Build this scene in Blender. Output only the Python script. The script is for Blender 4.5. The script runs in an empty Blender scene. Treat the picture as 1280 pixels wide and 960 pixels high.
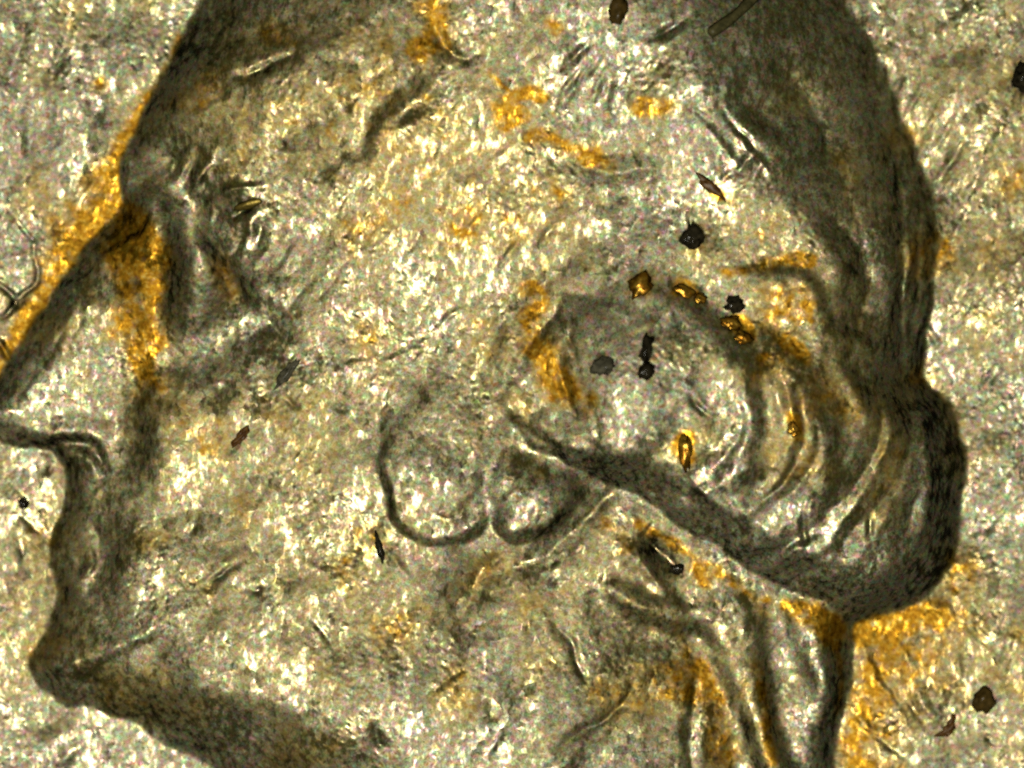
import bpy, bmesh, math, random
import numpy as np
from mathutils import Vector, noise as mnoise

# ------------------------------------------------------------------ camera, light, exposure
# 1 unit = 1 mm.  The coin lies in the XY plane, +Y is up in the picture.
S = 0.005                                   # millimetres for one unit of the drawing grid (1280 x 960)
scene = bpy.context.scene
scene.unit_settings.system = 'METRIC'
scene.unit_settings.scale_length = 0.001
CAM_Z = 45.0
cam_d = bpy.data.cameras.new('camera'); cam = bpy.data.objects.new('camera', cam_d)
scene.collection.objects.link(cam)
cam.location = (0, 0, CAM_Z + 0.15)
cam_d.sensor_width = 36.0
cam_d.lens = 36.0 * CAM_Z / (1280 * S)
cam_d.clip_start = 1.0; cam_d.clip_end = 300.0
cam_d.dof.use_dof = True
cam_d.dof.focus_distance = CAM_Z - 0.20
cam_d.dof.aperture_fstop = 0.15
scene.camera = cam

world = bpy.data.worlds.new('World'); scene.world = world
world.use_nodes = True
bg = world.node_tree.nodes['Background']
bg.inputs['Color'].default_value = (0.97, 1.0, 0.44, 1); bg.inputs['Strength'].default_value = 0.050

# the illuminator of the microscope: a diffuse disc of light round the lens, a little below its axis
lamp_d = bpy.data.lights.new('microscope_lamp', 'AREA'); lamp_d.shape = 'DISK'; lamp_d.size = 13.0
lamp_d.energy = 9400.0; lamp_d.color = (1.0, 0.97, 0.83)
lamp = bpy.data.objects.new('microscope_lamp', lamp_d); scene.collection.objects.link(lamp)
lamp.location = (-6.0, -10.5, 51.0)
lamp.rotation_euler = (Vector((0, 0, 0)) - lamp.location).to_track_quat('-Z', 'Y').to_euler()

# added wide fill light, no real source: softens the shading of middling slopes
soft_d = bpy.data.lights.new('fill_light', 'AREA'); soft_d.shape = 'DISK'; soft_d.size = 76.0
soft_d.energy = 1300.0; soft_d.color = (1.0, 0.98, 0.70)
soft = bpy.data.objects.new('fill_light', soft_d); scene.collection.objects.link(soft)
soft.location = (-8.0, -14.0, 60.0)
soft.rotation_euler = (Vector((0, 0, 0)) - soft.location).to_track_quat('-Z', 'Y').to_euler()

scene.view_settings.view_transform = 'Standard'
scene.view_settings.look = 'None'
scene.view_settings.exposure = 0.0
scene.view_settings.gamma = 1.0
scene.render.engine = 'CYCLES'
scene.cycles.max_bounces = 0                # one reflection is all the photograph shows in the creases
scene.cycles.use_denoising = False
scene.cycles.filter_width = 2.2

rng = np.random.default_rng(7)
random.seed(7)

# ------------------------------------------------------------------ raster of the relief (heights in drawing units)
STEP = 1.25
X0, X1, Y0, Y1 = -240.0, 1520.0, -260.0, 1260.0
xs = np.arange(X0, X1 + .1, STEP); ys = np.arange(Y0, Y1 + .1, STEP)
NX, NY = len(xs), len(ys)
XX, YY = np.meshgrid(xs, ys)                 # row = y (downwards as in the picture)

fx = np.fft.rfftfreq(NX, STEP)[None, :]; fy = np.fft.fftfreq(NY, STEP)[:, None]
def blur(A, s):
    return np.fft.irfft2(np.fft.rfft2(A)*np.exp(-2*(math.pi*s)**2*(fx*fx+fy*fy)), s=A.shape)
# hand-cut lines are never true: everything drawn on the grid wanders a little
for sg, am in ((18, 3.0), (5, 0.9)):
    for A in (XX, YY):
        n = blur(rng.standard_normal((NY, NX)), sg); A += am*n/n.std()

def catmull(pts, closed=False, n=6):
    P = np.array(pts, float); m = len(P); out = []
    for i in range(m if closed else m - 1):
        if closed:
            p0, p1, p2, p3 = P[i-1], P[i], P[(i+1) % m], P[(i+2) % m]
        else:
            p0, p1, p2, p3 = P[max(i-1, 0)], P[i], P[i+1], P[min(i+2, m-1)]
        for k in range(n):
            t = k / n
            q = .5*((2*p1)+(-p0+p2)*t+(2*p0-5*p1+4*p2-p3)*t*t+(-p0+3*p1-3*p2+p3)*t**3)
            q[2:] = p1[2:]*(1-t) + p2[2:]*t
            out.append(q)
    if not closed: out.append(P[-1])
    return np.array(out)

def seg_fields(L, X, Y, closed):
    """distance to a polyline, side sign of nearest segment, interpolated attributes, inside flag"""
    best = np.full(X.shape, 1e18); side = np.zeros(X.shape)
    att = np.zeros(X.shape + (L.shape[1]-2,))
    inside = np.zeros(X.shape, bool)
    n = len(L)
    for i in range(n if closed else n-1):
        a = L[i]; b = L[(i+1) % n]
        dx, dy = b[0]-a[0], b[1]-a[1]; l2 = dx*dx+dy*dy
        if l2 < 1e-9: continue
        t = np.clip(((X-a[0])*dx+(Y-a[1])*dy)/l2, 0, 1)
        ex = X-(a[0]+t*dx); ey = Y-(a[1]+t*dy)
        d2 = ex*ex+ey*ey
        m = d2 < best
        best[m] = d2[m]
        if not closed: side[m] = np.sign(dx*ey-dy*ex)[m]
        for k in range(att.shape[-1]):
            att[..., k][m] = (a[2+k]+t*(b[2+k]-a[2+k]))[m]
        if closed and dy != 0:
            c = ((a[1] > Y) != (b[1] > Y)) & (X < dx*(Y-a[1])/dy+a[0])
            inside ^= c
    return np.sqrt(best), side, att, inside

def window(L, pad):
    i0 = max(0, int((L[:, 0].min()-pad-X0)/STEP)); i1 = min(NX, int((L[:, 0].max()+pad-X0)/STEP)+2)
    j0 = max(0, int((L[:, 1].min()-pad-Y0)/STEP)); j1 = min(NY, int((L[:, 1].max()+pad-Y0)/STEP)+2)
    return slice(j0, j1), slice(i0, i1)

def upsample(A, f):
    """bilinear upsample of a raster sampled every f cells"""
    jj = np.arange(NY)/f; ii = np.arange(NX)/f
    j0 = np.minimum(jj.astype(int), A.shape[0]-2); i0 = np.minimum(ii.astype(int), A.shape[1]-2)
    fj = (jj-j0)[:, None]; fi = (ii-i0)[None, :]
    R = A[j0]; R1 = A[j0+1]
    return (R[:, i0]*(1-fi)+R[:, i0+1]*fi)*(1-fj)+(R1[:, i0]*(1-fi)+R1[:, i0+1]*fi)*fj

def band(s1, s2, aspect=1.0, ang=0.0):
    """band-passed noise; grains stretched along ang (degrees, picture sense: anticlockwise), unit slope"""
    a = math.radians(-ang); c, s = math.cos(a), math.sin(a)
    u = (fx*c+fy*s)*aspect; v = -fx*s+fy*c; q = u*u+v*v
    N = np.fft.rfft2(rng.standard_normal((NY, NX)))
    A = np.fft.irfft2(N*(np.exp(-2*(math.pi*s1)**2*q)-np.exp(-2*(math.pi*s2)**2*q)), s=(NY, NX))
    gy, gx = np.gradient(A, STEP)
    return A/np.sqrt((gx*gx+gy*gy).mean())

# ---- head outline: x, y, width of the rolled edge
outline = [
 (262,-10,210),(240,25,185),(222,55,150),(205,90,125),(182,140,105),(160,188,84),(150,225,56),(148,252,34),(128,285,34),
 (100,320,36),(75,350,38),(48,395,42),(20,440,46),(-12,482,46),(-34,520,44),(-22,548,34),(8,556,26),(42,560,20),
 (64,572,26),(76,592,40),(76,620,46),(66,655,50),(60,690,54),(64,722,52),(68,750,50),(62,782,52),(46,806,60),(38,832,58),
 (52,862,72),(78,881,98),(112,886,140),(155,902,178),(205,930,196),(258,955,200),(330,1000,180),(430,1060,130),(470,1150,110),
 (520,1230,120),(760,1235,120),(980,1180,70),(1010,1080,50),(1040,960,46),(1048,905,46),(1062,850,42),(1066,800,38),
 (1072,778,44),(1120,768,66),(1165,742,70),(1196,690,74),(1210,620,74),(1202,550,74),(1178,500,74),(1152,468,80),(1156,430,90),
 (1164,360,120),(1168,300,150),(1158,235,180),(1140,165,205),(1112,95,215),(1082,40,215),(1045,-20,200),(960,-110,170),(820,-190,150),
 (640,-225,150),(460,-190,170),(330,-95,200)]
LO = catmull([(x, y, 1.12*w) for x, y, w in outline], True, 4)
f = 2
d, _, att, ins = seg_fields(LO, XX[::f, ::f], YY[::f, ::f], True)
Wd = upsample(att[..., 0], f); D = upsample(np.where(ins, d, -d), f)
head_in = D > 0
Wd = blur(Wd, 10)
def dome(dist, W):
    t = np.clip(dist/W, 0, 1)
    return 1-(1-t)**2.0
HP = blur(dome(D, Wd), 3.0)                  # 0 on the field, 1 on the head
num = den = 0.
for q in LO[::2]:
    k = 1/((XX[::8, ::8]-q[0])**2+(YY[::8, ::8]-q[1])**2+45.**2)**1.5; num = num+k*q[2]; den = den+k
Wh = upsample(num/den, 8)
H = .53*np.clip(Wh, 34, 170)*HP               # the rolled edge keeps one steepness, so broad edges rise higher
# broad swell of the head and of the field
H += np.where(head_in, 26*(1-np.exp(-np.maximum(D, 0)/190.)), 0)

def sstep(v): v = np.clip(v, 0, 1); return v*v*(3-2*v)
def local_blur(A, s):
    p = int(3*s/STEP); B = np.pad(A, p, mode='edge')
    u = np.fft.rfftfreq(B.shape[1], STEP)[None, :]; v = np.fft.fftfreq(B.shape[0], STEP)[:, None]
    return np.fft.irfft2(np.fft.rfft2(B)*np.exp(-2*(math.pi*s)**2*(u*u+v*v)), s=B.shape)[p:-p, p:-p]
def groove(pts, n=6):
    """x, y, width, height (negative carves)"""
    L = catmull(pts, False, n); sl = window(L, 3.2*max(p[2] for p in pts))
    d, _, a, _ = seg_fields(L, XX[sl], YY[sl], False)
    H[sl] += a[..., 1]*(1-np.clip(d/(1.9*np.maximum(a[..., 0], .5)), 0, 1))**1.7
def ledge(pts, fall=60., n=6):
    """x, y, half width, rise: the side to the right of travel (seen on the picture) is the high one"""
    fall *= 1.35
    L = catmull([(p[0], p[1], p[2]*1.15, p[3]*1.2) for p in pts], False, n); sl = window(L, 2.6*fall)
    d, s, a, _ = seg_fields(L, XX[sl], YY[sl], False)
    H[sl] += .5*a[..., 1]*np.tanh(s*d/np.maximum(a[..., 0], .5))*np.exp(-(d/fall)**2)
def lobe(pts, rise, n=5, power=1.35, masked=False, fade=None):
    """closed raised pad: x, y, width of its edge"""
    L = catmull(pts, True, n); sl = window(L, 4)
    d, _, a, ins = seg_fields(L, XX[sl], YY[sl], True)
    W = local_blur(a[..., 0], 12); a = W[..., None]; t = np.clip(np.where(ins, d, 0)/np.maximum(W, 1), 0, 1)
    hard = np.clip((95-W)/30., 0, 1)
    if masked: rise = rise*HP[sl]
    if fade: rise = rise*fade(XX[sl], YY[sl])
    H[sl] += rise*(hard*(1-(1-t)**power)+(1-hard)*t*t*(3-2*t))
    return L

# ---- face
ledge([(160,232,10,0),(178,234,15,16),(200,240,18,30),(219,264,20,42),(225,300,21,48),(224,350,21,50),(219,392,21,40),(212,424,20,20),(202,456,18,0)], 46)
ledge([(234,270,7,0),(256,304,8,13),(290,342,8,14),(322,372,10,13),(354,392,9,0)][::-1], 34)
groove([(252,312,8,0),(266,332,8,5),(282,356,9,6),(292,374,8,2)])                 # lower lid catching the light
ledge([(368,370,12,0),(334,388,14,10),(292,406,14,12),(252,428,14,11),(214,456,16,0)], 40)
ledge([(196,455,16,0),(184,505,18,20),(180,560,19,30),(178,596,18,20),(182,645,16,0)][::-1], 60)
ledge([(44,566,5,0),(62,555,6,12),(88,549,7,16),(112,555,7,15),(130,572,7,9),(138,592,7,0)][::-1], 20)   # nostril
groove([(80,572,8,4),(104,578,12,8),(120,592,12,3)])
ledge([(128,590,16,0),(146,640,18,16),(148,700,18,22),(142,745,18,16),(128,785,16,0)][::-1], 46)
groove([(104,690,8,2),(110,712,7,8),(104,726,7,3)])
groove([(104,640,14,0),(116,668,12,-7),(118,700,12,-2)])
for k, (x, y, a, l, w, h) in enumerate([(300,243,14,86,5,9),(306,272,10,60,7,-8),(286,262,35,60,5,-7),(312,290,60,60,6,8),(300,305,62,60,5,-7),(322,300,62,50,5,-6),(258,222,52,70,5,8),(246,212,52,60,4,-6),(236,196,50,50,4,6)]):
    t = math.radians(a); c, q = math.cos(t)*l/2, -math.sin(t)*l/2
    groove([(x-c, y-q, w, 0), (x-.1*c, y-.1*q-4, w, .6*h), (x+c, y+q, w, 0)], 5)
# ---- ear-like curls
lobe([(440,400,60),(474,530,20),(469,590,12),(480,640,10),(508,672,12),(556,684,10),(596,668,14),(616,640,16),(640,600,40),(700,520,60),(660,420,60),(560,360,60)], 9, fade=lambda X, Y: sstep((Y-430)/190)*sstep((660-X)/70))
lobe([(600,610,24),(608,640,20),(628,670,14),(655,676,14),(692,660,15),(724,630,17),(738,600,24),(730,550,60),(670,500,60),(610,540,60)], 12, fade=lambda X, Y: sstep((Y-520)/120)*sstep((X-590)/50))
groove([(492,570,20,0),(496,612,20,1),(510,638,20,2),(536,650,20,2),(568,654,20,2),(592,642,18,1),(600,622,16,0)])
groove([(632,640,16,0),(652,646,18,2),(684,634,18,2),(708,608,18,1),(716,590,16,0)])
ledge([(636,512,5,0),(648,534,5,5),(672,556,6,7),(708,578,7,8),(750,592,9,7),(790,612,12,0)][::-1], 30)
groove([(640,470,16,0),(652,500,18,4),(676,524,18,4),(708,542,18,4),(744,552,16,0)])
groove([(850,600,18,0),(884,612,20,5),(912,592,20,5),(926,556,16,0)])
ledge([(552,648,4,0),(575,630,5,4),(598,608,5,4),(610,580,6,0)][::-1], 18)
ledge([(556,676,5,0),(545,660,5,3),(536,648,5,0)], 16)
groove([(624,690,26,-4),(604,708,34,-15),(586,738,30,-13),(562,790,30,-2)])
groove([(640,705,20,-3),(690,682,18,-8),(730,650,18,-10),(755,620,20,-10),(770,600,18,-3)])
# ---- hair roll, its lower lip over neck and cheek
lobe([(600,440,30),(618,500,24),(640,528,16),(666,554,16),(700,576,18),(744,592,30),(784,612,50),(830,640,56),(880,674,56),(930,706,54),(990,736,52),(1050,764,54),
      (1110,790,70),(1200,800,70),(1260,740,70),(1290,620,80),(1270,500,80),(1220,440,80),(1160,200,80),(880,180,80),(600,200,80)], 42, masked=True,
      fade=lambda X, Y: (.16+.84*sstep((X-640)/170))*sstep((X-585)/60)*sstep((Y-250)/260)*(1-.55*sstep((X-1000)/170)))
# arcs of hair inside the roll
ledge([(790,345,8,0),(820,358,9,6),(868,384,10,13),(912,428,11,16),(938,478,12,17),(946,530,12,17),(938,590,11,14),(926,630,10,7),(905,655,10,0)], 40)
ledge([(930,400,10,0),(966,432,12,12),(1006,466,14,16),(1032,508,15,17),(1042,552,15,15),(1034,602,14,9),(1010,645,12,0)], 40)
ledge([(900,330,5,0),(950,338,5,5),(1004,346,5,6),(1034,392,7,8),(1062,440,10,9),(1088,486,12,7),(1100,530,14,0)], 34)
ledge([(1010,380,30,0),(1060,440,40,20),(1098,510,48,30),(1110,590,50,28),(1096,650,46,18),(1070,690,36,0)], 90)
for rad, a0, a1, w, h in ((62,-20,80,7,4),(82,-50,70,6,-5),(128,-40,62,8,5),(146,-30,66,6,-5),(168,-30,70,8,5),(182,-20,72,5,-4),(222,-28,74,8,5),(240,-30,70,6,-6),(262,-30,72,8,5),(284,-28,66,6,-5),(306,-26,60,8,5)):
    pts = []
    for k in range(7):
        t = math.radians(a0+(a1-a0)*k/6); r = rad*(1+.03*math.sin(3.1*t+rad))
        pts.append((838+r*math.cos(t)*(1.03 if rad > 200 else 1), 525+r*math.sin(t)*(.80 if rad > 110 else 1), 1.3*w, 0 if k in (0, 6) else .95*h*(.65+.35*math.sin(5*t+rad))))
    groove(pts, 5)
groove([(1140,480,9,0),(1156,530,11,8),(1162,600,11,9),(1150,660,10,6),(1130,700,9,0)])
groove([(930,700,7,0),(985,680,6,-5),(1030,652,6,0)])
ledge([(716,540,6,0),(744,556,6,3),(790,568,6,4),(828,556,6,3),(842,520,6,0)][::-1], 30)
ledge([(846,480,8,0),(880,505,8,8),(880,545,9,8),(860,590,9,6),(820,612,9,0)], 26)
groove([(640,470,8,-2),(668,430,9,-5),(690,400,9,-4),(700,370,8,0)])
groove([(640,520,8,-2),(668,540,8,-7),(690,560,7,-3)])
groove([(700,440,6,0),(706,480,6,-7),(716,515,6,-2)])
groove([(690,366,14,0),(735,372,18,-6),(770,380,12,0)])
# ---- hair at the back and over the crown
groove([(1085,90,16,-2),(1108,170,18,-5),(1124,250,12,-7),(1128,330,9,-9),(1126,400,9,-9),(1122,450,10,-4)])
groove([(1148,250,5,0),(1144,300,5,-5),(1146,360,5,-5),(1138,420,5,0)])
groove([(960,60,20,0),(1000,110,26,-9),(1030,170,30,-12),(1050,240,30,-9),(1076,300,26,-7),(1090,350,20,-2)])
groove([(1010,250,16,0),(1050,290,20,-12),(1080,330,22,-12),(1080,390,20,-10),(1064,430,16,0)])
groove([(1060,400,8,0),(1080,420,8,-8),(1110,395,7,0)])
ledge([(905,120,8,0),(940,150,8,9),(975,185,9,9),(1000,230,9,0)], 30)
ledge([(560,55,10,0),(530,98,10,12),(490,145,10,13),(452,196,11,12),(420,236,12,8),(396,262,10,0)], 44)
ledge([(470,185,7,0),(510,150,7,8),(540,120,7,0)], 24)
groove([(540,30,9,0),(552,58,10,-9),(578,72,9,-8),(612,70,8,0)])
groove([(395,255,20,0),(410,232,16,-9),(430,205,10,-5),(450,180,8,0)])
groove([(285,100,6,0),(318,94,6,-9),(352,78,6,-7),(376,60,6,0)])
groove([(700,90,6,0),(722,72,5,-6),(742,55,5,0)])
groove([(805,60,6,0),(838,42,6,-9),(868,20,6,0)])
groove([(640,180,24,0),(720,205,16,-5),(790,214,14,-7),(840,210,12,0)])
groove([(700,260,40,0),(780,250,46,-7),(860,250,40,-6),(960,300,40,-4),(1000,320,30,0)])
groove([(320,130,40,0),(240,180,34,-9),(180,225,26,-6)])
# ---- neck and the tied strands of hair
ledge([(746,730,7,0),(766,752,11,14),(806,774,12,18),(850,786,11,16),(894,786,8,0)][::-1], 26)
ledge([(760,720,8,0),(800,742,9,8),(850,752,9,8),(890,770,9,0)], 24)
ledge([(852,735,8,0),(884,788,11,14),(905,838,13,18),(922,890,14,20),(942,945,14,22),(965,1010,12,14),(985,1080,12,0)][::-1], 32)
ledge([(916,725,8,0),(942,776,8,9),(955,820,8,9),(960,870,8,12),(978,935,8,16),(1000,1000,8,0)], 20)
ledge([(970,748,8,0),(998,800,15,17),(1014,850,15,17),(1028,890,12,10),(1034,940,8,0)][::-1], 30)
ledge([(1050,766,7,0),(1042,820,8,12),(1040,870,8,14),(1030,935,8,14),(1022,990,8,0)], 20)
groove([(800,660,10,0),(818,676,13,-12),(838,700,14,-12),(850,720,10,0)])
groove([(800,690,8,3),(812,715,9,8),(826,735,8,3)])
groove([(775,672,16,2),(786,690,20,8),(800,705,14,2)])
groove([(690,770,5,0),(710,796,5,-6),(726,830,6,-6),(740,850,5,0)])
groove([(690,940,7,0),(730,912,6,-7),(770,880,6,-6),(800,850,5,0)])
groove([(860,890,8,0),(868,850,8,-5),(864,910,9,-6),(870,960,8,-5)])
groove([(500,935,8,0),(478,930,8,-8),(474,910,8,-5),(480,890,7,0)])

# broad swelling of the forms
def bump(x, y, rx, ry, h):
    global H
    H += h*np.exp(-((XX-x)/rx)**2-((YY-y)/ry)**2)*np.clip(D/20., 0, 1)
for a in [(535,600,52,56,10),(672,612,44,42,9),(390,580,220,170,13),(790,480,120,90,14),(520,170,150,110,14),(300,262,48,40,9),(100,400,40,60,6),(990,560,60,90,10),(880,110,80,60,8),(640,860,130,110,10),(1120,600,40,100,6)]:
    bump(*a)
# ---- field: old die marks beside the head
def fgroove(x, y, ang, ln, w, amp):
    amp *= .6
    a = math.radians(ang); c, s = math.cos(a)*ln/2, -math.sin(a)*ln/2
    groove([(x-c, y-s, w, 0), (x, y, w, amp), (x+c, y+s, w, 0)], 4)
fgroove(70,100,76,230,9,-6); fgroove(20,60,80,240,10,-6); fgroove(34,180,84,160,10,-6); fgroove(110,170,72,120,7,-4)
fgroove(1180,215,55,260,12,-5); fgroove(1225,330,50,170,9,-4); fgroove(1120,40,30,120,8,-4); fgroove(1240,470,52,130,8,-5)
fgroove(1240,650,35,150,14,-7); fgroove(1210,560,50,90,8,-4); fgroove(60,905,40,80,12,-8); fgroove(85,945,30,70,10,-8)
fgroove(36,655,-40,60,6,-5); fgroove(24,690,-60,60,6,-6)

# ---- scratches that can be made out one by one: x, y, angle, length, width, depth
for a in [(283,713,32,60,4,-6),(318,742,-25,40,4,-5),(250,720,28,40,4,-5),(318,690,-60,70,3,-4),(408,792,-55,70,4,-6),(330,620,60,40,3,-3),
          (440,455,20,60,4,-4),(500,440,30,60,4,4),(480,660,-70,40,3,4),(500,710,-58,60,5,6),(560,400,40,60,4,5),(520,300,50,60,3,-4),
          (640,310,55,70,4,-5),(690,290,50,50,4,-6),(720,100,55,70,4,-5),(752,110,58,60,4,6),(742,90,55,60,3,-5),(716,120,55,40,4,5),
          (760,120,60,40,4,-6),(700,130,70,50,3,5),(840,130,25,60,4,-4),(870,150,-35,60,4,-5),(895,185,-45,80,5,6),(925,170,-50,110,4,-7),
          (940,200,-48,90,4,6),(925,200,65,50,5,-7),(940,215,70,50,5,7),(905,220,30,50,4,-4),(960,240,40,60,4,-4),(345,410,-50,50,5,-7),(362,398,-55,40,4,5),
          (350,330,55,60,5,-6),(330,315,55,60,4,6),(378,370,50,70,4,-4),(410,365,50,60,4,-4),(300,268,12,60,6,-8),(288,242,28,70,6,7),(300,236,20,70,4,-6),
          (232,210,62,60,4,6),(222,205,62,60,4,-6),(246,206,62,50,4,-5),(258,215,60,70,4,6),(355,190,-35,40,4,-5),(430,130,-50,40,4,-4),
          (85,400,62,60,4,5),(96,410,62,60,4,-5),(72,425,60,50,4,-5),(110,385,60,40,4,5),(240,465,72,50,4,7),(230,470,72,50,4,-5),
          (1030,700,35,110,4,6),(1015,712,35,110,4,-7),(990,690,35,100,4,6),(1060,655,50,90,4,-6),(1050,670,50,80,4,6),(1140,640,70,90,5,-5),
          (980,590,62,70,5,6),(965,600,62,70,4,-5),(940,690,62,60,4,6),(905,620,-50,70,4,-6),(880,615,-40,80,4,6),(1100,560,68,70,4,5),
          (1140,320,82,80,3,7),(1132,360,84,70,3,8),(1150,410,74,60,4,8),(1128,270,60,40,4,6),(1120,250,60,40,4,-5),(1060,250,50,50,4,5),
          (905,925,72,60,4,5),(650,870,62,60,4,-4),(560,850,40,110,4,-5),(580,820,36,80,4,-4),(700,960,50,60,4,5),(620,930,60,60,4,5),
          (1090,830,-60,70,5,6),(1100,840,-60,70,4,-5),(1130,820,-58,60,4,5),(1120,870,-45,80,4,-5),(1105,860,-45,80,4,5),(1160,880,-55,80,6,7),(1150,890,-55,60,4,-6),
          (1110,930,-35,80,4,-5),(1080,900,-50,70,4,5),(1200,830,-75,40,4,6),(1180,170,60,60,4,-5),(1150,195,62,50,4,-5),(1145,120,65,60,4,6),(1165,150,60,60,4,5),
          (1190,205,58,80,4,-6),(1215,240,62,60,4,5),(1220,80,60,50,4,4),(1190,20,45,60,4,-4),(1170,425,-60,50,4,6),(1120,105,60,40,4,5)]:
    fgroove(*a)
# pits and nicks, dark because they are deep and steep
for x, y, a, l, w, dp in [(1006,655,86,64,7,-18),(1086,668,86,44,6,-16),(369,507,-35,28,5,-14),(293,556,52,26,4,-12),(430,508,0,24,6,-14),(272,488,80,20,6,-12),
          (325,741,20,20,5,-12),(280,714,28,34,5,-14),(262,728,-10,22,5,-12),(351,191,0,12,5,-12),(691,723,80,18,6,-14),(716,432,-60,34,6,-14),(778,250,0,14,5,-12),
          (872,510,-50,40,7,-18),(909,537,80,14,5,-12),(1231,925,-20,18,5,-10),(58,595,60,14,5,-12),(820,684,-55,40,10,-18),(235,665,70,40,6,-8),(690,700,40,20,5,-9)]:
    fgroove(x, y, a, l*1.15, w*.5, dp*.5); fgroove(x+random.uniform(-3, 3), y+random.uniform(-4, 4), a+random.uniform(-30, 30), l*.7, w*.4, dp*.35)
groove([(2,256,2,0),(26,282,2,-3),(40,302,2.2,-4),(43,330,2.4,-5),(40,358,2.6,-6),(24,372,2.6,-6),(4,392,2.6,-6),(-10,400,2,0)])
groove([(-8,350,3,-4),(8,366,3,-7),(18,384,3,-5),(30,372,3,0)])
groove([(-8,432,4,-7),(4,444,4,-8),(16,458,4,0)])
# and the finer ones, too many to name
for k in range(260):
    x = random.uniform(-20, 1300); y = random.uniform(-20, 980)
    ang = random.gauss(56, 20) if (x > 560 or y < 420) else random.choice((random.gauss(55, 28), random.gauss(-50, 25)))
    if x > 1040 and y > 740: ang = random.gauss(-45, 22)
    fgroove(x, y, ang, random.uniform(14, 46), random.uniform(1.8, 3.2), random.uniform(1.2, 2.8)*random.choice((-1, 1)))

H = blur(H, 2.2)
# ---- grain of the worn metal: little crystals, flow lines, patches
def fractal(seed_s):
    A = blur(rng.standard_normal((NY, NX)), seed_s); return A/A.std()
gA = band(1.8, 4.2, 1.9, 58); gB = band(1.8, 4.2, 1.8, -40); gC = band(1.7, 3.8, 1.2, 10)
m1 = 1/(1+np.exp(-2.2*fractal(34)))
m1 = np.clip(m1 + .35*(XX > 1060), 0, 1)
grain = (gA*m1+gB*(1-m1))*.75+gC*.7
gy, gx = np.gradient(grain, STEP); grain /= np.sqrt((gx*gx+gy*gy).mean())
amp = .055*(1+.45*fractal(26)).clip(.35, 1.8)
H += amp*grain
H += band(5, 16, 1.4, 50)*.02+band(14, 40, 1.4, 40)*.035+band(36, 90, 1.4, 50)*.06

# ------------------------------------------------------------------ tarnish: where the metal itself has gone amber
ST = np.zeros((NY, NX)); CH = blur(rng.standard_normal((NY, NX)), 3.4); CH /= CH.std(); CF = blur(rng.standard_normal((NY, NX)), 9); CF /= CF.std()
def stain(pts, amt, n=5, only=0):
    """x, y, width"""
    L = catmull(pts, False, n) if len(pts) > 1 else np.array([pts[0], (pts[0][0]+1, pts[0][1], pts[0][2])], float)
    sl = window(L, 3.2*max(p[2] for p in pts)+6)
    d, _, a, _ = seg_fields(L, XX[sl], YY[sl], False)
    r = d/np.maximum(a[..., 0], 1)+.22*CF[sl]+.08*CH[sl]
    v = amt/(1+np.exp((r-.92)*3.3))
    if only: v = v*sstep(.5+only*D[sl]/14.)
    ST[sl] = np.maximum(ST[sl], v)
stain([(226,45,5),(208,92,11),(182,145,16),(150,205,26),(124,262,40),(100,300,38),(62,360,22),(34,405,18),(12,440,16),(-10,470,14)], 1.0, only=-1)
stain([(152,258,18),(172,300,40),(172,360,46),(176,410,40),(182,445,24)], .95)
stain([(120,110,6),(125,108,6)], .8); stain([(275,330,14),(286,362,14)], .7)
stain([(530,10,24),(540,40,20),(525,65,16)], .85); stain([(505,90,14),(470,120,18),(420,150,18),(380,130,20)], .45)
stain([(412,168,14),(418,160,14)], .7); stain([(640,150,22),(635,125,16),(660,115,14),(680,128,8)], .95); stain([(615,95,8),(635,112,10)], .9)
stain([(665,175,10),(700,180,14),(740,195,14),(765,208,10)], .85); stain([(560,170,12)], .6); stain([(800,140,12),(822,138,14)], .9)
stain([(680,30,9),(690,38,8)], .8); stain([(640,270,26),(650,290,22)], .6); stain([(610,210,16),(640,240,20)], .45)
stain([(655,365,12),(680,370,14),(662,395,16),(672,430,20),(690,470,22),(715,490,16)], .85); stain([(730,510,14),(740,500,14)], .7)
stain([(900,340,9),(940,335,10),(985,322,14),(1010,330,10)], .85); stain([(950,295,12)], .5); stain([(1000,385,10),(1010,400,8)], .7)
stain([(800,356,15)], .9); stain([(850,366,13),(866,372,11)], .95); stain([(912,405,15),(926,424,14)], 1.0); stain([(945,455,9),(955,450,8)], .8)
stain([(980,430,12),(1006,450,11)], .8); stain([(853,550,10),(855,575,11)], .9); stain([(985,525,10),(992,540,9)], .8)
stain([(890,240,9),(905,250,8)], .8); stain([(760,655,16),(785,680,18),(765,690,14)], .6); stain([(815,735,8),(830,725,8)], .5)
stain([(876,715,16),(870,700,14)], .85); stain([(800,650,8),(860,690,8),(930,735,12),(960,750,12)], .8)
stain([(985,758,12),(1010,770,16),(1050,785,14)], .95); stain([(945,745,10),(950,770,10)], .6)
stain([(1080,795,22),(1120,790,32),(1165,768,22)], 1.0, only=-1); stain([(1090,830,30),(1085,880,36),(1075,930,36),(1068,965,30)], .9, only=-1)
stain([(1120,830,24),(1140,800,22)], .7); stain([(1048,800,7),(1050,850,6),(1046,890,6)], .8)
stain([(880,830,14),(892,880,20),(905,930,24),(915,965,20)], .65); stain([(950,830,8),(958,900,8),(966,950,10)], .6)
stain([(60,905,20),(80,915,16)], .3); stain([(20,750,18)], .4); stain([(840,780,16),(858,812,12)], .55); stain([(285,250,10)], .4)
stain([(100,470,14)], .35); stain([(640,560,16),(665,570,16)], .4); stain([(670,585,9)], .6); stain([(1100,330,60)], .12); stain([(1250,60,90)], .16); stain([(1230,230,60)], .12)
stain([(1150,470,16),(1170,490,16),(1195,530,14)], .4); stain([(1185,700,14),(1190,740,18)], .4)
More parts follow.
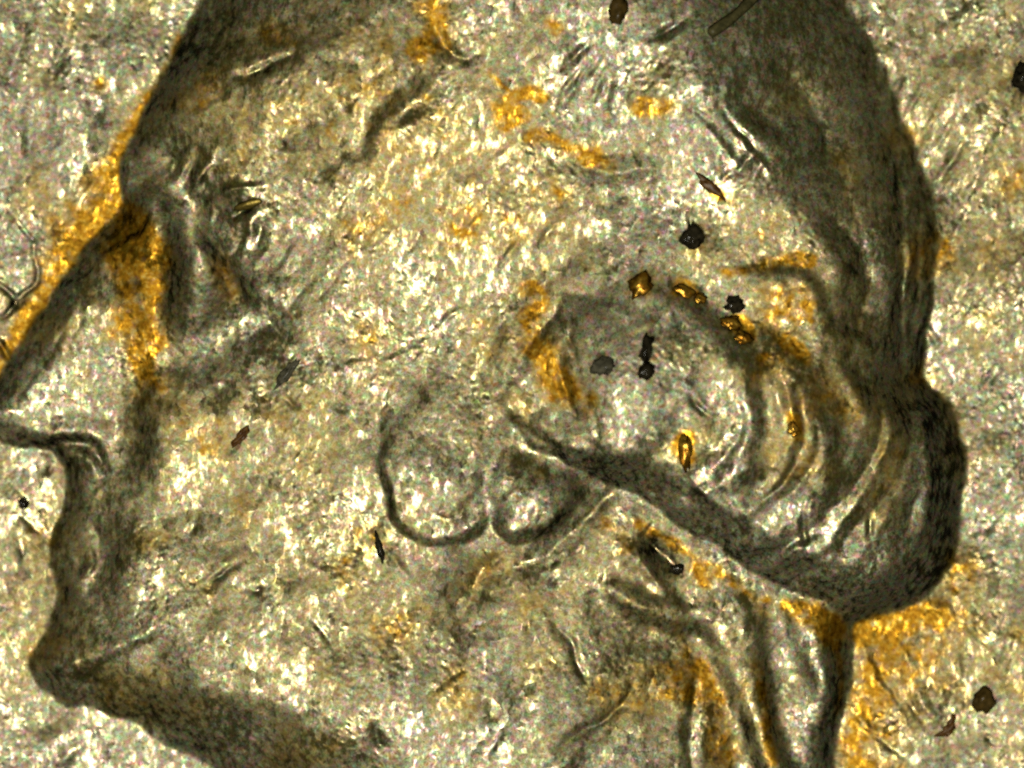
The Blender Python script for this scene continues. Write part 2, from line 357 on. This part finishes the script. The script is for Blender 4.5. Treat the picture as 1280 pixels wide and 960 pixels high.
stain([(300,160,90),(420,120,100),(520,200,140),(640,260,100)], .46); stain([(480,420,200)], .2); stain([(1120,860,90),(1160,800,80)], .55, only=-1); stain([(330,600,190),(420,720,150)], .3); stain([(980,360,100),(1040,480,80)], .34); stain([(760,700,80),(880,840,90)], .34); stain([(1220,120,150),(1230,300,120)], .28); stain([(60,640,90),(30,780,90)], .3); stain([(620,420,80)], .3); stain([(620,690,30),(650,730,40)], .25); stain([(450,250,90),(380,230,60)], .28); stain([(200,560,40)], .15); stain([(650,240,90)], .22); stain([(450,330,60)], .2)
ST += .20*np.clip(fractal(22)-.1, 0, 2)
ST = np.clip(ST*(1+.15*CH), 0, 1)

# pale leached patches (bright bare metal) as a second tone
PL = .70+.18*fractal(30)+.08*fractal(8)
PL -= .58*sstep((XX-1090)/120)*sstep((560-YY)/200)*(D < 0)          # toned brown behind the head
PL -= .42*sstep((260-XX)/200)*sstep((330-YY)/200)*(D < 0)
PL -= .22*np.exp(-((XX-830)/150)**2-((YY-265)/70)**2)              # dull grey patch on the hair
PL = np.clip(PL, 0, 1)

# high points rubbed bright by wear
PO = np.zeros((NY, NX))
for x, y, rx, ry, v in [(305,240,50,18,1.6),(310,288,28,36,1.5),(330,435,44,34,1),(250,205,30,24,.7),(525,160,60,50,.8),(460,110,60,40,.5),(870,95,70,40,.9),(925,170,30,50,.8),
                        (505,630,26,30,1),(560,655,50,18,1),(590,575,40,30,.4),(645,495,18,40,.9),(700,556,40,16,.9),(690,645,34,14,.8),(885,605,34,26,.9),(810,550,30,16,.7),(540,340,50,40,.6),
                        (1180,640,24,120,.4),(100,400,24,30,.6),(40,640,50,90,.5),(130,930,60,40,.6),(1200,850,60,60,.5),(640,920,120,60,.5),(700,110,50,40,.5),(930,640,40,30,.5),(1140,60,30,60,.3)]:
    sl = window(np.array([(x-2.2*rx, y-2.2*ry), (x+2.2*rx, y+2.2*ry)]), 2)
    PO[sl] = np.maximum(PO[sl], v*np.exp(-((XX[sl]-x)/rx)**2-((YY[sl]-y)/ry)**2))

# ------------------------------------------------------------------ helpers for objects
def px(x, y, z=0.0): return ((x-640)*S, (480-y)*S, z*S)
def hz(x, y):
    i = int(round((x-X0)/STEP)); j = int(round((y-Y0)/STEP))
    return float(Hs[min(max(j, 0), NY-1), min(max(i, 0), NX-1)])
Hs = blur(H, 5)
col = scene.collection
def link(name, me, parent=None):
    o = bpy.data.objects.new(name, me); col.objects.link(o)
    if parent: o.parent = parent
    return o
def tag(o, label, cat, group=None):
    o['label'] = label; o['category'] = cat
    if group: o['group'] = group

# ------------------------------------------------------------------ materials
def new_mat(name):
    m = bpy.data.materials.new(name); m.use_nodes = True
    nt = m.node_tree; return m, nt, nt.nodes, nt.links, nt.nodes['Principled BSDF']
def mixc(nt, a, b, fac):
    n = nt.nodes.new('ShaderNodeMix'); n.data_type = 'RGBA'
    for sock, v in ((n.inputs[0], fac), (n.inputs[6], a), (n.inputs[7], b)):
        if hasattr(v, 'links'): nt.links.new(v, sock)
        else: sock.default_value = v
    return n.outputs[2]
def ramp(nt, src, stops):
    r = nt.nodes.new('ShaderNodeValToRGB'); nt.links.new(src, r.inputs[0])
    while len(r.color_ramp.elements) < len(stops): r.color_ramp.elements.new(.5)
    for e, (p, c) in zip(r.color_ramp.elements, stops): e.position = p; e.color = c
    return r.outputs[0]
def noise_tex(nt, coord, scale, detail=2, rough=.5, stretch=None, rot=0):
    n = nt.nodes.new('ShaderNodeTexNoise'); n.inputs['Scale'].default_value = scale
    n.inputs['Detail'].default_value = detail; n.inputs['Roughness'].default_value = rough
    if stretch:
        mp = nt.nodes.new('ShaderNodeMapping'); mp.inputs['Scale'].default_value = stretch; mp.inputs['Rotation'].default_value = (0, 0, rot)
        nt.links.new(coord, mp.inputs['Vector']); coord = mp.outputs[0]
    nt.links.new(coord, n.inputs['Vector']); return n

def coin_metal():
    m, nt, N, L, b = new_mat('worn_coin_metal')
    tc = N.new('ShaderNodeTexCoord').outputs['Object']
    st = N.new('ShaderNodeAttribute'); st.attribute_name = 'tarnish'
    pl = N.new('ShaderNodeAttribute'); pl.attribute_name = 'pale'
    # warm nickel, paler and cooler in bare patches
    base = mixc(nt, (.38, .305, .165, 1), (.70, .64, .43, 1), pl.outputs['Fac'])
    # coloured oxide film on the single grains
    n1 = noise_tex(nt, tc, 21, 2, .7); n1.inputs['Distortion'].default_value = .8
    film = ramp(nt, n1.outputs['Fac'], [(.28, (.22, .25, .12, 1)), (.38, (.60, .60, .38, 1)), (.44, (.95, .89, .64, 1)), (.50, (.36, .30, .15, 1)), (.57, (.94, .88, .72, 1)), (.63, (.62, .50, .28, 1)), (.72, (.42, .24, .10, 1))])
    base = mixc(nt, base, film, .8)
    n2 = noise_tex(nt, tc, 30, 1, .5)
    vm = N.new('ShaderNodeVectorMath'); vm.operation = 'MULTIPLY_ADD'; L.new(n2.outputs['Color'], vm.inputs[0])
    vm.inputs[1].default_value = (3.2, 3.2, 3.2); vm.inputs[2].default_value = (-.75, -.75, -.75)
    mu = N.new('ShaderNodeMix'); mu.data_type = 'RGBA'; mu.blend_type = 'MULTIPLY'; mu.inputs[0].default_value = .4
    L.new(base, mu.inputs[6]); L.new(vm.outputs[0], mu.inputs[7]); hue = mu.outputs[2]
    # amber tarnish, mottled
    n3 = noise_tex(nt, tc, 26, 3, .65)
    amber = ramp(nt, n3.outputs['Fac'], [(.30, (.38, .15, .008, 1)), (.45, (.70, .33, .012, 1)), (.58, (.88, .50, .04, 1)), (.72, (.95, .70, .20, 1))])
    gold = ramp(nt, n3.outputs['Fac'], [(.30, (.40, .26, .05, 1)), (.45, (.64, .45, .10, 1)), (.58, (.82, .62, .18, 1)), (.72, (.94, .82, .46, 1))])
    thick = N.new('ShaderNodeMapRange'); thick.inputs['From Min'].default_value = .38; thick.inputs['From Max'].default_value = .68
    L.new(st.outputs['Fac'], thick.inputs['Value'])
    amber = mixc(nt, gold, amber, thick.outputs[0])
    n6 = noise_tex(nt, tc, 19, 2, .6)
    def mth(op, a, b):
        n = N.new('ShaderNodeMath'); n.operation = op; n.use_clamp = op == 'ADD'
        for k, v in enumerate((a, b)):
            if hasattr(v, 'links'): L.new(v, n.inputs[k])
            else: n.inputs[k].default_value = v
        return n.outputs[0]
    sf = st.outputs['Fac']
    fleck = mth('MULTIPLY', mth('MULTIPLY', mth('SUBTRACT', n6.outputs['Fac'], .5), 4.5), mth('MULTIPLY', sf, mth('SUBTRACT', 1.15, sf)))
    c = mixc(nt, hue, amber, mth('MULTIPLY', .97, mth('ADD', mth('MULTIPLY', sf, 1.2), fleck)))
    L.new(c, b.inputs['Base Color'])
    b.inputs['Metallic'].default_value = 1.0
    # polished flecks between duller grains
    n4 = noise_tex(nt, tc, 23, 2, .7, (1, .5, 1), math.radians(-35))
    n7 = noise_tex(nt, tc, 3.2, 2, .5)
    mix_r = N.new('ShaderNodeMath'); mix_r.operation = 'MULTIPLY_ADD'; mix_r.inputs[1].default_value = .5
    L.new(n7.outputs['Fac'], mix_r.inputs[0]); L.new(n4.outputs['Fac'], mix_r.inputs[2])
    po = N.new('ShaderNodeAttribute'); po.attribute_name = 'polish'
    mp2 = N.new('ShaderNodeMath'); mp2.operation = 'MULTIPLY_ADD'; mp2.inputs[1].default_value = .11
    L.new(po.outputs['Fac'], mp2.inputs[0]); L.new(mix_r.outputs[0], mp2.inputs[2]); mix_r = mp2
    rr = N.new('ShaderNodeMapRange'); rr.inputs['From Min'].default_value = .72; rr.inputs['From Max'].default_value = .90
    rr.inputs['To Min'].default_value = .60; rr.inputs['To Max'].default_value = .31
    L.new(mix_r.outputs[0], rr.inputs['Value']); L.new(rr.outputs[0], b.inputs['Roughness'])
    # the metal is made of small flakes, each lying at its own slight angle
    geo = N.new('ShaderNodeNewGeometry').outputs['Normal']
    warp = noise_tex(nt, tc, 14, 2, .5)
    w1 = N.new('ShaderNodeVectorMath'); w1.operation = 'MULTIPLY_ADD'; w1.inputs[1].default_value = (.05, .05, .05)
    L.new(warp.outputs['Color'], w1.inputs[0]); L.new(tc, w1.inputs[2])
    acc = geo
    for sc, am, st_, rot in ((17, .17, (1, .6, .3), -35), (27, .135, (.65, 1, .3), 20)):
        mp = N.new('ShaderNodeMapping'); mp.inputs['Scale'].default_value = st_; mp.inputs['Rotation'].default_value = (0, 0, math.radians(rot))
        L.new(w1.outputs[0], mp.inputs['Vector'])
        vo = N.new('ShaderNodeTexVoronoi'); vo.inputs['Scale'].default_value = sc; L.new(mp.outputs[0], vo.inputs['Vector'])
        sb = N.new('ShaderNodeVectorMath'); sb.operation = 'SUBTRACT'; sb.inputs[1].default_value = (.5, .5, .5); L.new(vo.outputs['Color'], sb.inputs[0])
        ma = N.new('ShaderNodeVectorMath'); ma.operation = 'MULTIPLY_ADD'; ma.inputs[1].default_value = (am, am, 0)
        L.new(sb.outputs[0], ma.inputs[0]); L.new(acc, ma.inputs[2]); acc = ma.outputs[0]
    nn = N.new('ShaderNodeVectorMath'); nn.operation = 'NORMALIZE'; L.new(acc, nn.inputs[0]); L.new(nn.outputs[0], b.inputs['Normal'])
    return m
M_COIN = coin_metal()

def grit(name, c1, c2, rough, metal=0.0, trans=0.0):
    m, nt, N, L, b = new_mat(name)
    tc = N.new('ShaderNodeTexCoord').outputs['Object']
    n = noise_tex(nt, tc, 30, 3, .6)
    L.new(ramp(nt, n.outputs['Fac'], [(.35, c1), (.65, c2)]), b.inputs['Base Color'])
    b.inputs['Roughness'].default_value = rough; b.inputs['Metallic'].default_value = metal
    b.inputs['Transmission Weight'].default_value = trans
    bp = N.new('ShaderNodeBump'); bp.inputs['Strength'].default_value = .25; bp.inputs['Distance'].default_value = .01
    L.new(noise_tex(nt, tc, 50, 2).outputs['Fac'], bp.inputs['Height']); L.new(bp.outputs[0], b.inputs['Normal'])
    return m
M_BLACK = grit('black_grit', (.014, .012, .008, 1), (.06, .048, .028, 1), .10)
M_BROWN = grit('brown_resin', (.07, .045, .012, 1), (.16, .095, .022, 1), .28)
M_GREY = grit('grey_grit', (.07, .065, .045, 1), (.22, .20, .14, 1), .3)
M_OLIVE = grit('olive_fibre', (.07, .065, .025, 1), (.17, .145, .06, 1), .4)
M_AMBER = grit('amber_crystal', (.55, .20, .012, 1), (.88, .52, .08, 1), .30, .85)
M_RUST = grit('rust_flake', (.12, .045, .012, 1), (.30, .14, .03, 1), .4)
M_GOLD = grit('gold_flake', (.36, .26, .06, 1), (.52, .38, .10, 1), .42, .9)

# ------------------------------------------------------------------ the coin
coin = bpy.data.objects.new('coin', None); col.objects.link(coin)
tag(coin, 'worn silvery coin with amber tarnish and a raised head in profile, filling the picture', 'coin')

# which region each cell of the relief belongs to
ci = np.concatenate([np.arange(0, int((-20-X0)/STEP), 6), np.arange(int((-20-X0)/STEP), int((1300-X0)/STEP)), np.arange(int((1300-X0)/STEP), NX, 6)])
cj = np.concatenate([np.arange(0, int((-20-Y0)/STEP), 6), np.arange(int((-20-Y0)/STEP), int((980-Y0)/STEP)), np.arange(int((980-Y0)/STEP), NY, 6)])
gx_, gy_ = xs[ci], ys[cj]
Hg = H[np.ix_(cj, ci)]; Sg = ST[np.ix_(cj, ci)]; Pg = PL[np.ix_(cj, ci)]; Og = PO[np.ix_(cj, ci)]
nx, ny = len(ci), len(cj)
GX, GY = np.meshgrid(gx_, gy_)
dHy, dHx = np.gradient(Hg, gy_, gx_)
NRM = np.dstack([-dHx, dHy, np.ones_like(dHx)]); NRM /= np.linalg.norm(NRM, axis=2, keepdims=True)
CX = (GX[:-1, :-1]+GX[1:, 1:])/2; CY = (GY[:-1, :-1]+GY[1:, 1:])/2
reg = np.zeros(CX.shape, np.int16)
Dg = D[np.ix_(cj, ci)][:-1, :-1]
def region(idx, pts, smooth=True, within=True):
    L = catmull([p[:2] for p in pts], True, 4) if smooth else np.array([p[:2] for p in pts], float)
    x0, x1 = L[:, 0].min(), L[:, 0].max(); y0, y1 = L[:, 1].min(), L[:, 1].max()
    a0, a1 = np.searchsorted(gx_, (x0, x1)); b0, b1 = np.searchsorted(gy_, (y0, y1))
    sl = (slice(max(b0-1, 0), min(b1+1, ny-1)), slice(max(a0-1, 0), min(a1+1, nx-1)))
    X, Y = CX[sl], CY[sl]; ins = np.zeros(X.shape, bool); n = len(L)
    for i in range(n):
        a, b = L[i], L[(i+1) % n]
        if a[1] == b[1]: continue
        ins ^= ((a[1] > Y) != (b[1] > Y)) & (X < (b[0]-a[0])*(Y-a[1])/(b[1]-a[1])+a[0])
    if within: ins &= Dg[sl] > 0
    reg[sl][ins] = idx
PARTS = []      # (name, parent index or None, label)
def part(name, parent, label=None):
    PARTS.append((name, parent, label)); return len(PARTS)-1
p_field = part('field', None, 'flat ground of the coin around the head, scratched and amber-stained beside the forehead')
p_face = part('face', None); reg[Dg > 0] = p_face
p_hair = part('hair', None, 'swept-back hair over the crown, darkest at the back of the head')
region(p_hair, [(250,-240),(262,-10),(330,90),(392,255),(440,330),(520,380),(600,470),(632,520),(700,576),(784,612),(880,674),(990,738),(1110,790),(1250,760),(1260,500),(1230,200),(1160,0),(1000,-250)], False)
p_neck = part('neck', None)
region(p_neck, [(600,690),(690,660),(744,600),(800,640),(880,690),(990,740),(1090,775),(1090,960),(1040,1250),(470,1250),(430,1060),(520,800)], False)
p_nose = part('nose', p_face, 'long nose with amber tarnish along its bridge')
region(p_nose, [(148,240),(200,262),(205,330),(200,430),(170,480),(160,540),(130,560),(60,556),(-60,580),(-70,480),(60,330)], False)
p_eye = part('eye', p_face, 'sunken eye socket with a small golden wedge')
region(p_eye, [(205,240),(250,272),(300,335),(345,385),(290,415),(215,460),(200,420),(208,330)])
p_nos = part('nostril', p_face)
region(p_nos, [(42,560),(64,545),(100,541),(130,560),(140,590),(110,600),(80,590),(60,575)])
p_lip = part('lips', p_face)
region(p_lip, [(60,602),(120,610),(160,640),(160,730),(120,770),(60,770),(40,690)])
p_chin = part('chin', p_face)
region(p_chin, [(30,790),(100,780),(200,800),(230,860),(180,915),(60,900),(20,840)])
curl = 'curl'
p_c1 = part(curl, p_hair, 'wide rounded curl hanging over the cheek, bright along its lower rim')
region(p_c1, [(500,470),(478,530),(470,590),(480,640),(508,672),(556,684),(596,668),(612,640),(612,600),(632,560),(620,500),(560,450)])
p_c2 = part(curl, p_hair, 'small rounded curl tucked beside the wide one')
region(p_c2, [(616,640),(632,668),(655,674),(692,658),(722,628),(734,600),(700,575),(660,556),(632,565),(612,605)])
p_l0 = part('hair_roll', p_hair, 'outer roll of hair swelling out at the back of the head')
region(p_l0, [(1040,430),(1120,450),(1172,496),(1200,550),(1225,620),(1210,690),(1165,760),(1110,790),(1050,770),(990,742),(920,706),(1000,650),(1042,552),(1020,490)])
p_l1 = part('lock', p_hair, 'arched middle lock of hair')
region(p_l1, [(800,352),(858,378),(902,420),(966,436),(1004,466),(1032,506),(1042,552),(1030,602),(990,650),(920,700),(860,665),(920,635),(945,580),(948,522),(935,470),(902,430),(850,385)])
p_l2 = part('lock', p_hair, 'innermost round lock of hair with black grit on it')
region(p_l2, [(720,400),(800,395),(870,400),(920,460),(944,522),(940,580),(915,635),(860,660),(790,612),(744,592),(690,568),(640,525),(660,440)])
p_s1 = part('strand', p_neck, 'inner tied strand of hair down the neck')
region(p_s1, [(870,740),(925,730),(955,820),(975,930),(1000,1010),(970,1040),(930,930),(900,840)])
p_s2 = part('strand', p_neck, 'outer tied strand of hair down the neck')
region(p_s2, [(930,735),(984,755),(1030,880),(1024,1000),(1005,1010),(975,930),(958,830)])
p_s3 = part('strand', p_neck, 'narrow strand at the back edge of the neck')
region(p_s3, [(990,752),(1080,775),(1075,850),(1050,920),(1035,1020),(1026,1000),(1032,890)], False)
p_bow = part('ribbon', p_neck)
region(p_bow, [(750,730),(775,735),(850,752),(890,770),(875,792),(800,790),(765,768)])

VID = np.arange(nx*ny).reshape(ny, nx)
quads = np.stack([VID[:-1, :-1], VID[1:, :-1], VID[1:, 1:], VID[:-1, 1:]], -1).reshape(-1, 4)
P3 = np.stack([(GX-640)*S, (480-GY)*S, Hg*S], -1).reshape(-1, 3)
N3 = NRM.reshape(-1, 3); S1 = Sg.ravel(); P1 = Pg.ravel(); O1 = Og.ravel(); R1 = reg.ravel()
made = []
for idx, (nm, par, lab) in enumerate(PARTS):
    q = quads[R1 == idx]
    if not len(q): made.append(None); continue
    u, inv = np.unique(q.ravel(), return_inverse=True)
    me = bpy.data.meshes.new(nm)
    me.vertices.add(len(u)); me.vertices.foreach_set('co', P3[u].astype(np.float32).ravel())
    me.loops.add(len(inv)); me.loops.foreach_set('vertex_index', inv.astype(np.int32).ravel())
    me.polygons.add(len(q)); me.polygons.foreach_set('loop_start', np.arange(0, len(inv), 4, dtype=np.int32))
    me.polygons.foreach_set('use_smooth', np.ones(len(q), bool))
    me.update(calc_edges=True)
    for an, src in (('tarnish', S1), ('pale', P1), ('polish', O1)):
        at = me.attributes.new(an, 'FLOAT', 'POINT'); at.data.foreach_set('value', src[u].astype(np.float32))
    me.normals_split_custom_set_from_vertices(N3[u].astype(np.float32))
    me.materials.append(M_COIN)
    o = link(nm, me, coin if par is None else made[par])
    if lab: o['label'] = lab
    made.append(o)

# the rest of the disc outside the relief patch: field ring, raised rim, edge and back
bm = bmesh.new(); NR = 192; R = 9.6
bx, by = (gx_[-1]-gx_[0])/2*S, (gy_[-1]-gy_[0])/2*S
cx, cy, _ = px((gx_[-1]+gx_[0])/2, (gy_[-1]+gy_[0])/2)
rings = []
def ring(fn): rings.append([bm.verts.new(fn(2*math.pi*k/NR)) for k in range(NR)])
def rect(a):
    c, s = math.cos(a), math.sin(a); t = min(bx/abs(c) if abs(c) > 1e-9 else 1e9, by/abs(s) if abs(s) > 1e-9 else 1e9)
    return (cx+c*t*.995, cy+s*t*.995, -.012)
ring(rect)
for r, z in ((8.4, -.012), (8.75, .0), (8.9, .22), (9.0, .30), (9.4, .31), (9.55, .24), (9.6, .12), (9.6, -1.1), (9.5, -1.22), (.05, -1.22)):
    ring(lambda a, r=r, z=z: (cx+r*math.cos(a), cy+r*math.sin(a), z))
for r0, r1 in zip(rings, rings[1:]):
    for k in range(NR): bm.faces.new((r0[k], r1[k], r1[(k+1) % NR], r0[(k+1) % NR]))
bm.faces.new(rings[-1])
bmesh.ops.recalc_face_normals(bm, faces=bm.faces)
me = bpy.data.meshes.new('rim'); bm.to_mesh(me); bm.free()
for p in me.polygons: p.use_smooth = True
me.materials.append(M_COIN); link('rim', me, coin)

# ------------------------------------------------------------------ grit, flakes and fibres lying on the coin
def grain_mesh(name, x, y, w, h, ang, mat, tall=.45, rough=.65, seed=0, bend=0., facet=False, taper=0.):
    bm = bmesh.new(); bmesh.ops.create_icosphere(bm, subdivisions=2 if facet else 3, radius=1)
    off = Vector((seed*3.17, seed*1.31, seed*7.7)); a = math.radians(ang); c, s = math.cos(a), math.sin(a)
    z0 = hz(x, y); low = min(w, h)
    for v in bm.verts:
        n = mnoise.noise(v.co*1.5+off)*rough+mnoise.noise(v.co*3.3+off)*rough*.8+mnoise.noise(v.co*7+off)*rough*.4
        p = v.co*(1+n)
        if taper: p.x *= 1-taper*p.y; p.z *= 1-.4*taper*p.y
        u, t = .88*p.x*w/2, .88*p.y*h/2
        u += bend*(p.y*p.y-.3)*w
        # local frame: u across, t along; ang turns the long axis from 'up'
        dx = u*c-t*s; dy = u*s+t*c
        v.co = Vector(px(x+dx, y-dy, 0)); v.co.z = (hz(x+dx, y-dy)*.6+z0*.4+low*tall*(p.z+.30))*S
    me = bpy.data.meshes.new(name); bm.to_mesh(me); bm.free()
    for p in me.polygons: p.use_smooth = not facet
    me.materials.append(mat)
    return link(name, me)
def fibre(name, pts, r, mat, lift=.5, n=8):
    L = catmull(pts, False, n); bm = bmesh.new(); prev = None; K = 8
    pos = [Vector(px(p[0], p[1], hz(p[0], p[1])+r*lift+p[2])) for p in L]
    for i, p in enumerate(pos):
        t = (pos[min(i+1, len(pos)-1)]-pos[max(i-1, 0)]).normalized(); side = t.cross(Vector((0, 0, 1))).normalized(); up = side.cross(t)
        e = min(i, len(pos)-1-i); rr = r*S*(.45 if e == 0 else .8 if e == 1 else 1)*(1+.18*mnoise.noise(p*9))
        cur = [bm.verts.new(p+side*math.cos(2*math.pi*k/K)*rr+up*math.sin(2*math.pi*k/K)*rr) for k in range(K)]
        if prev:
            for k in range(K): bm.faces.new((prev[k], prev[(k+1) % K], cur[(k+1) % K], cur[k]))
        else: bm.faces.new(cur[::-1])
        prev = cur
    bm.faces.new(prev)
    bmesh.ops.recalc_face_normals(bm, faces=bm.faces)
    me = bpy.data.meshes.new(name); bm.to_mesh(me); bm.free()
    for p in me.polygons: p.use_smooth = True
    me.materials.append(mat); return link(name, me)

G = [  # name, x, y, w, h, ang, material, label, extras
 ('grit_bead',771,17,26,40,-12,M_BROWN,'brown rounded bead of grit at the top edge of the picture',dict(tall=.45,rough=.35)),
 ('grit_grain',864,296,27,34,6,M_BLACK,'black pyramid-shaped grain alone on the grey hair above the amber crystals',dict(tall=.5,taper=.55,rough=.6)),
 ('grit_grain',915,382,27,20,10,M_BLACK,'black grain touching the upper end of the paired amber crystals',dict(tall=.4,rough=.65)),
 ('grit_grain',806,436,15,36,-8,M_BLACK,'long black hooked grain on the round inner lock',dict(tall=.6,bend=.15)),
 ('grit_grain',805,464,22,24,-30,M_BLACK,'shiny black lump at the lower end of the long hooked grain',dict(tall=.5,rough=.4)),
 ('grit_grain',752,458,30,24,20,M_GREY,'flat dark grey crumb beside the long hooked grain on the inner lock',dict(tall=.35,rough=.45)),
 ('grit_grain',846,711,17,13,0,M_BLACK,'small black crumb in the hollow between the hair roll and the neck',dict(tall=.4)),
 ('grit_grain',475,684,10,38,14,M_BLACK,'upright black sliver just below the wide curl',dict(tall=.3,rough=.6)),
 ('grit_grain',359,467,13,40,-40,M_GREY,'dark slanting sliver on the cheek below the bright patch',dict(tall=.3,rough=.6)),
 ('grit_grain',303,545,11,32,-44,M_RUST,'brown slanting sliver in the middle of the cheek',dict(tall=.3,rough=.6)),
 ('grit_bead',1231,877,30,34,-30,M_BROWN,'dark round bead with an amber heart on the lower field',dict(tall=.4,rough=.4)),
 ('grit_grain',1188,910,14,34,-35,M_RUST,'reddish crescent flake next to the round bead on the lower field',dict(tall=.35,bend=-.25)),
 ('grit_grain',1280,96,26,38,0,M_BLACK,'black grain cut off by the edge of the picture, behind the head',dict(tall=.5)),
 ('grit_grain',27,630,13,15,0,M_BLACK,'black crumb on the bright field in front of the lips',dict(tall=.4)),
 ('amber_crystal',800,357,28,36,-25,M_AMBER,'large orange crystal highest on the roll of hair',dict(tall=.2,rough=.55)),
 ('amber_crystal',854,364,30,16,-20,M_AMBER,'amber crystal in the middle of the chain across the hair',dict(tall=.2,rough=.55)),
 ('amber_crystal',874,374,17,14,-30,M_AMBER,'small amber crystal at the end of the middle one',dict(tall=.2,rough=.55)),
 ('amber_crystal',912,405,27,20,-5,M_AMBER,'orange crystal directly under the black grain',dict(tall=.2,rough=.55)),
 ('amber_crystal',926,423,24,18,-15,M_AMBER,'orange crystal lower of the pair under the black grain',dict(tall=.2,rough=.55)),
 ('amber_crystal',854,562,17,50,6,M_AMBER,'tall amber crystal standing upright low on the inner lock',dict(tall=.2,rough=.55)),
 ('amber_crystal',987,536,14,20,0,M_AMBER,'small amber crystal on the arched middle lock',dict(tall=.2,rough=.55)),
 ('amber_crystal',886,236,15,42,52,M_RUST,'brown-orange slanting crystal above the black pyramid grain',dict(tall=.2,rough=.55)),
 ('metal_flake',313,256,13,44,-72,M_GOLD,'gold leaf-shaped flake beside the bright arc above the eye',dict(tall=.3,rough=.12)),
]
for k, (nm, x, y, w, h, ang, mat, lab, ex) in enumerate(G):
    o = grain_mesh(nm, x, y, w, h, ang, mat, seed=k+1, **ex)
    tag(o, lab, {'grit_bead': 'bead', 'grit_grain': 'grit', 'amber_crystal': 'crystal', 'metal_flake': 'flake'}[nm],
        {'grit_bead': 'beads of grit', 'grit_grain': 'dark grit lying on the coin', 'amber_crystal': 'amber crystals on the hair'}.get(nm))
F = [
 ('fibre',[(884,46,0),(902,34,1),(920,20,2),(940,0,2),(965,-22,0)],6.5,M_OLIVE,'thick olive fibre slanting over the top edge of the hair'),
]
for nm, pts, r, mat, lab in F:
    tag(fibre(nm, pts, r, mat), lab, 'fibre', 'fibres lying on the coin')
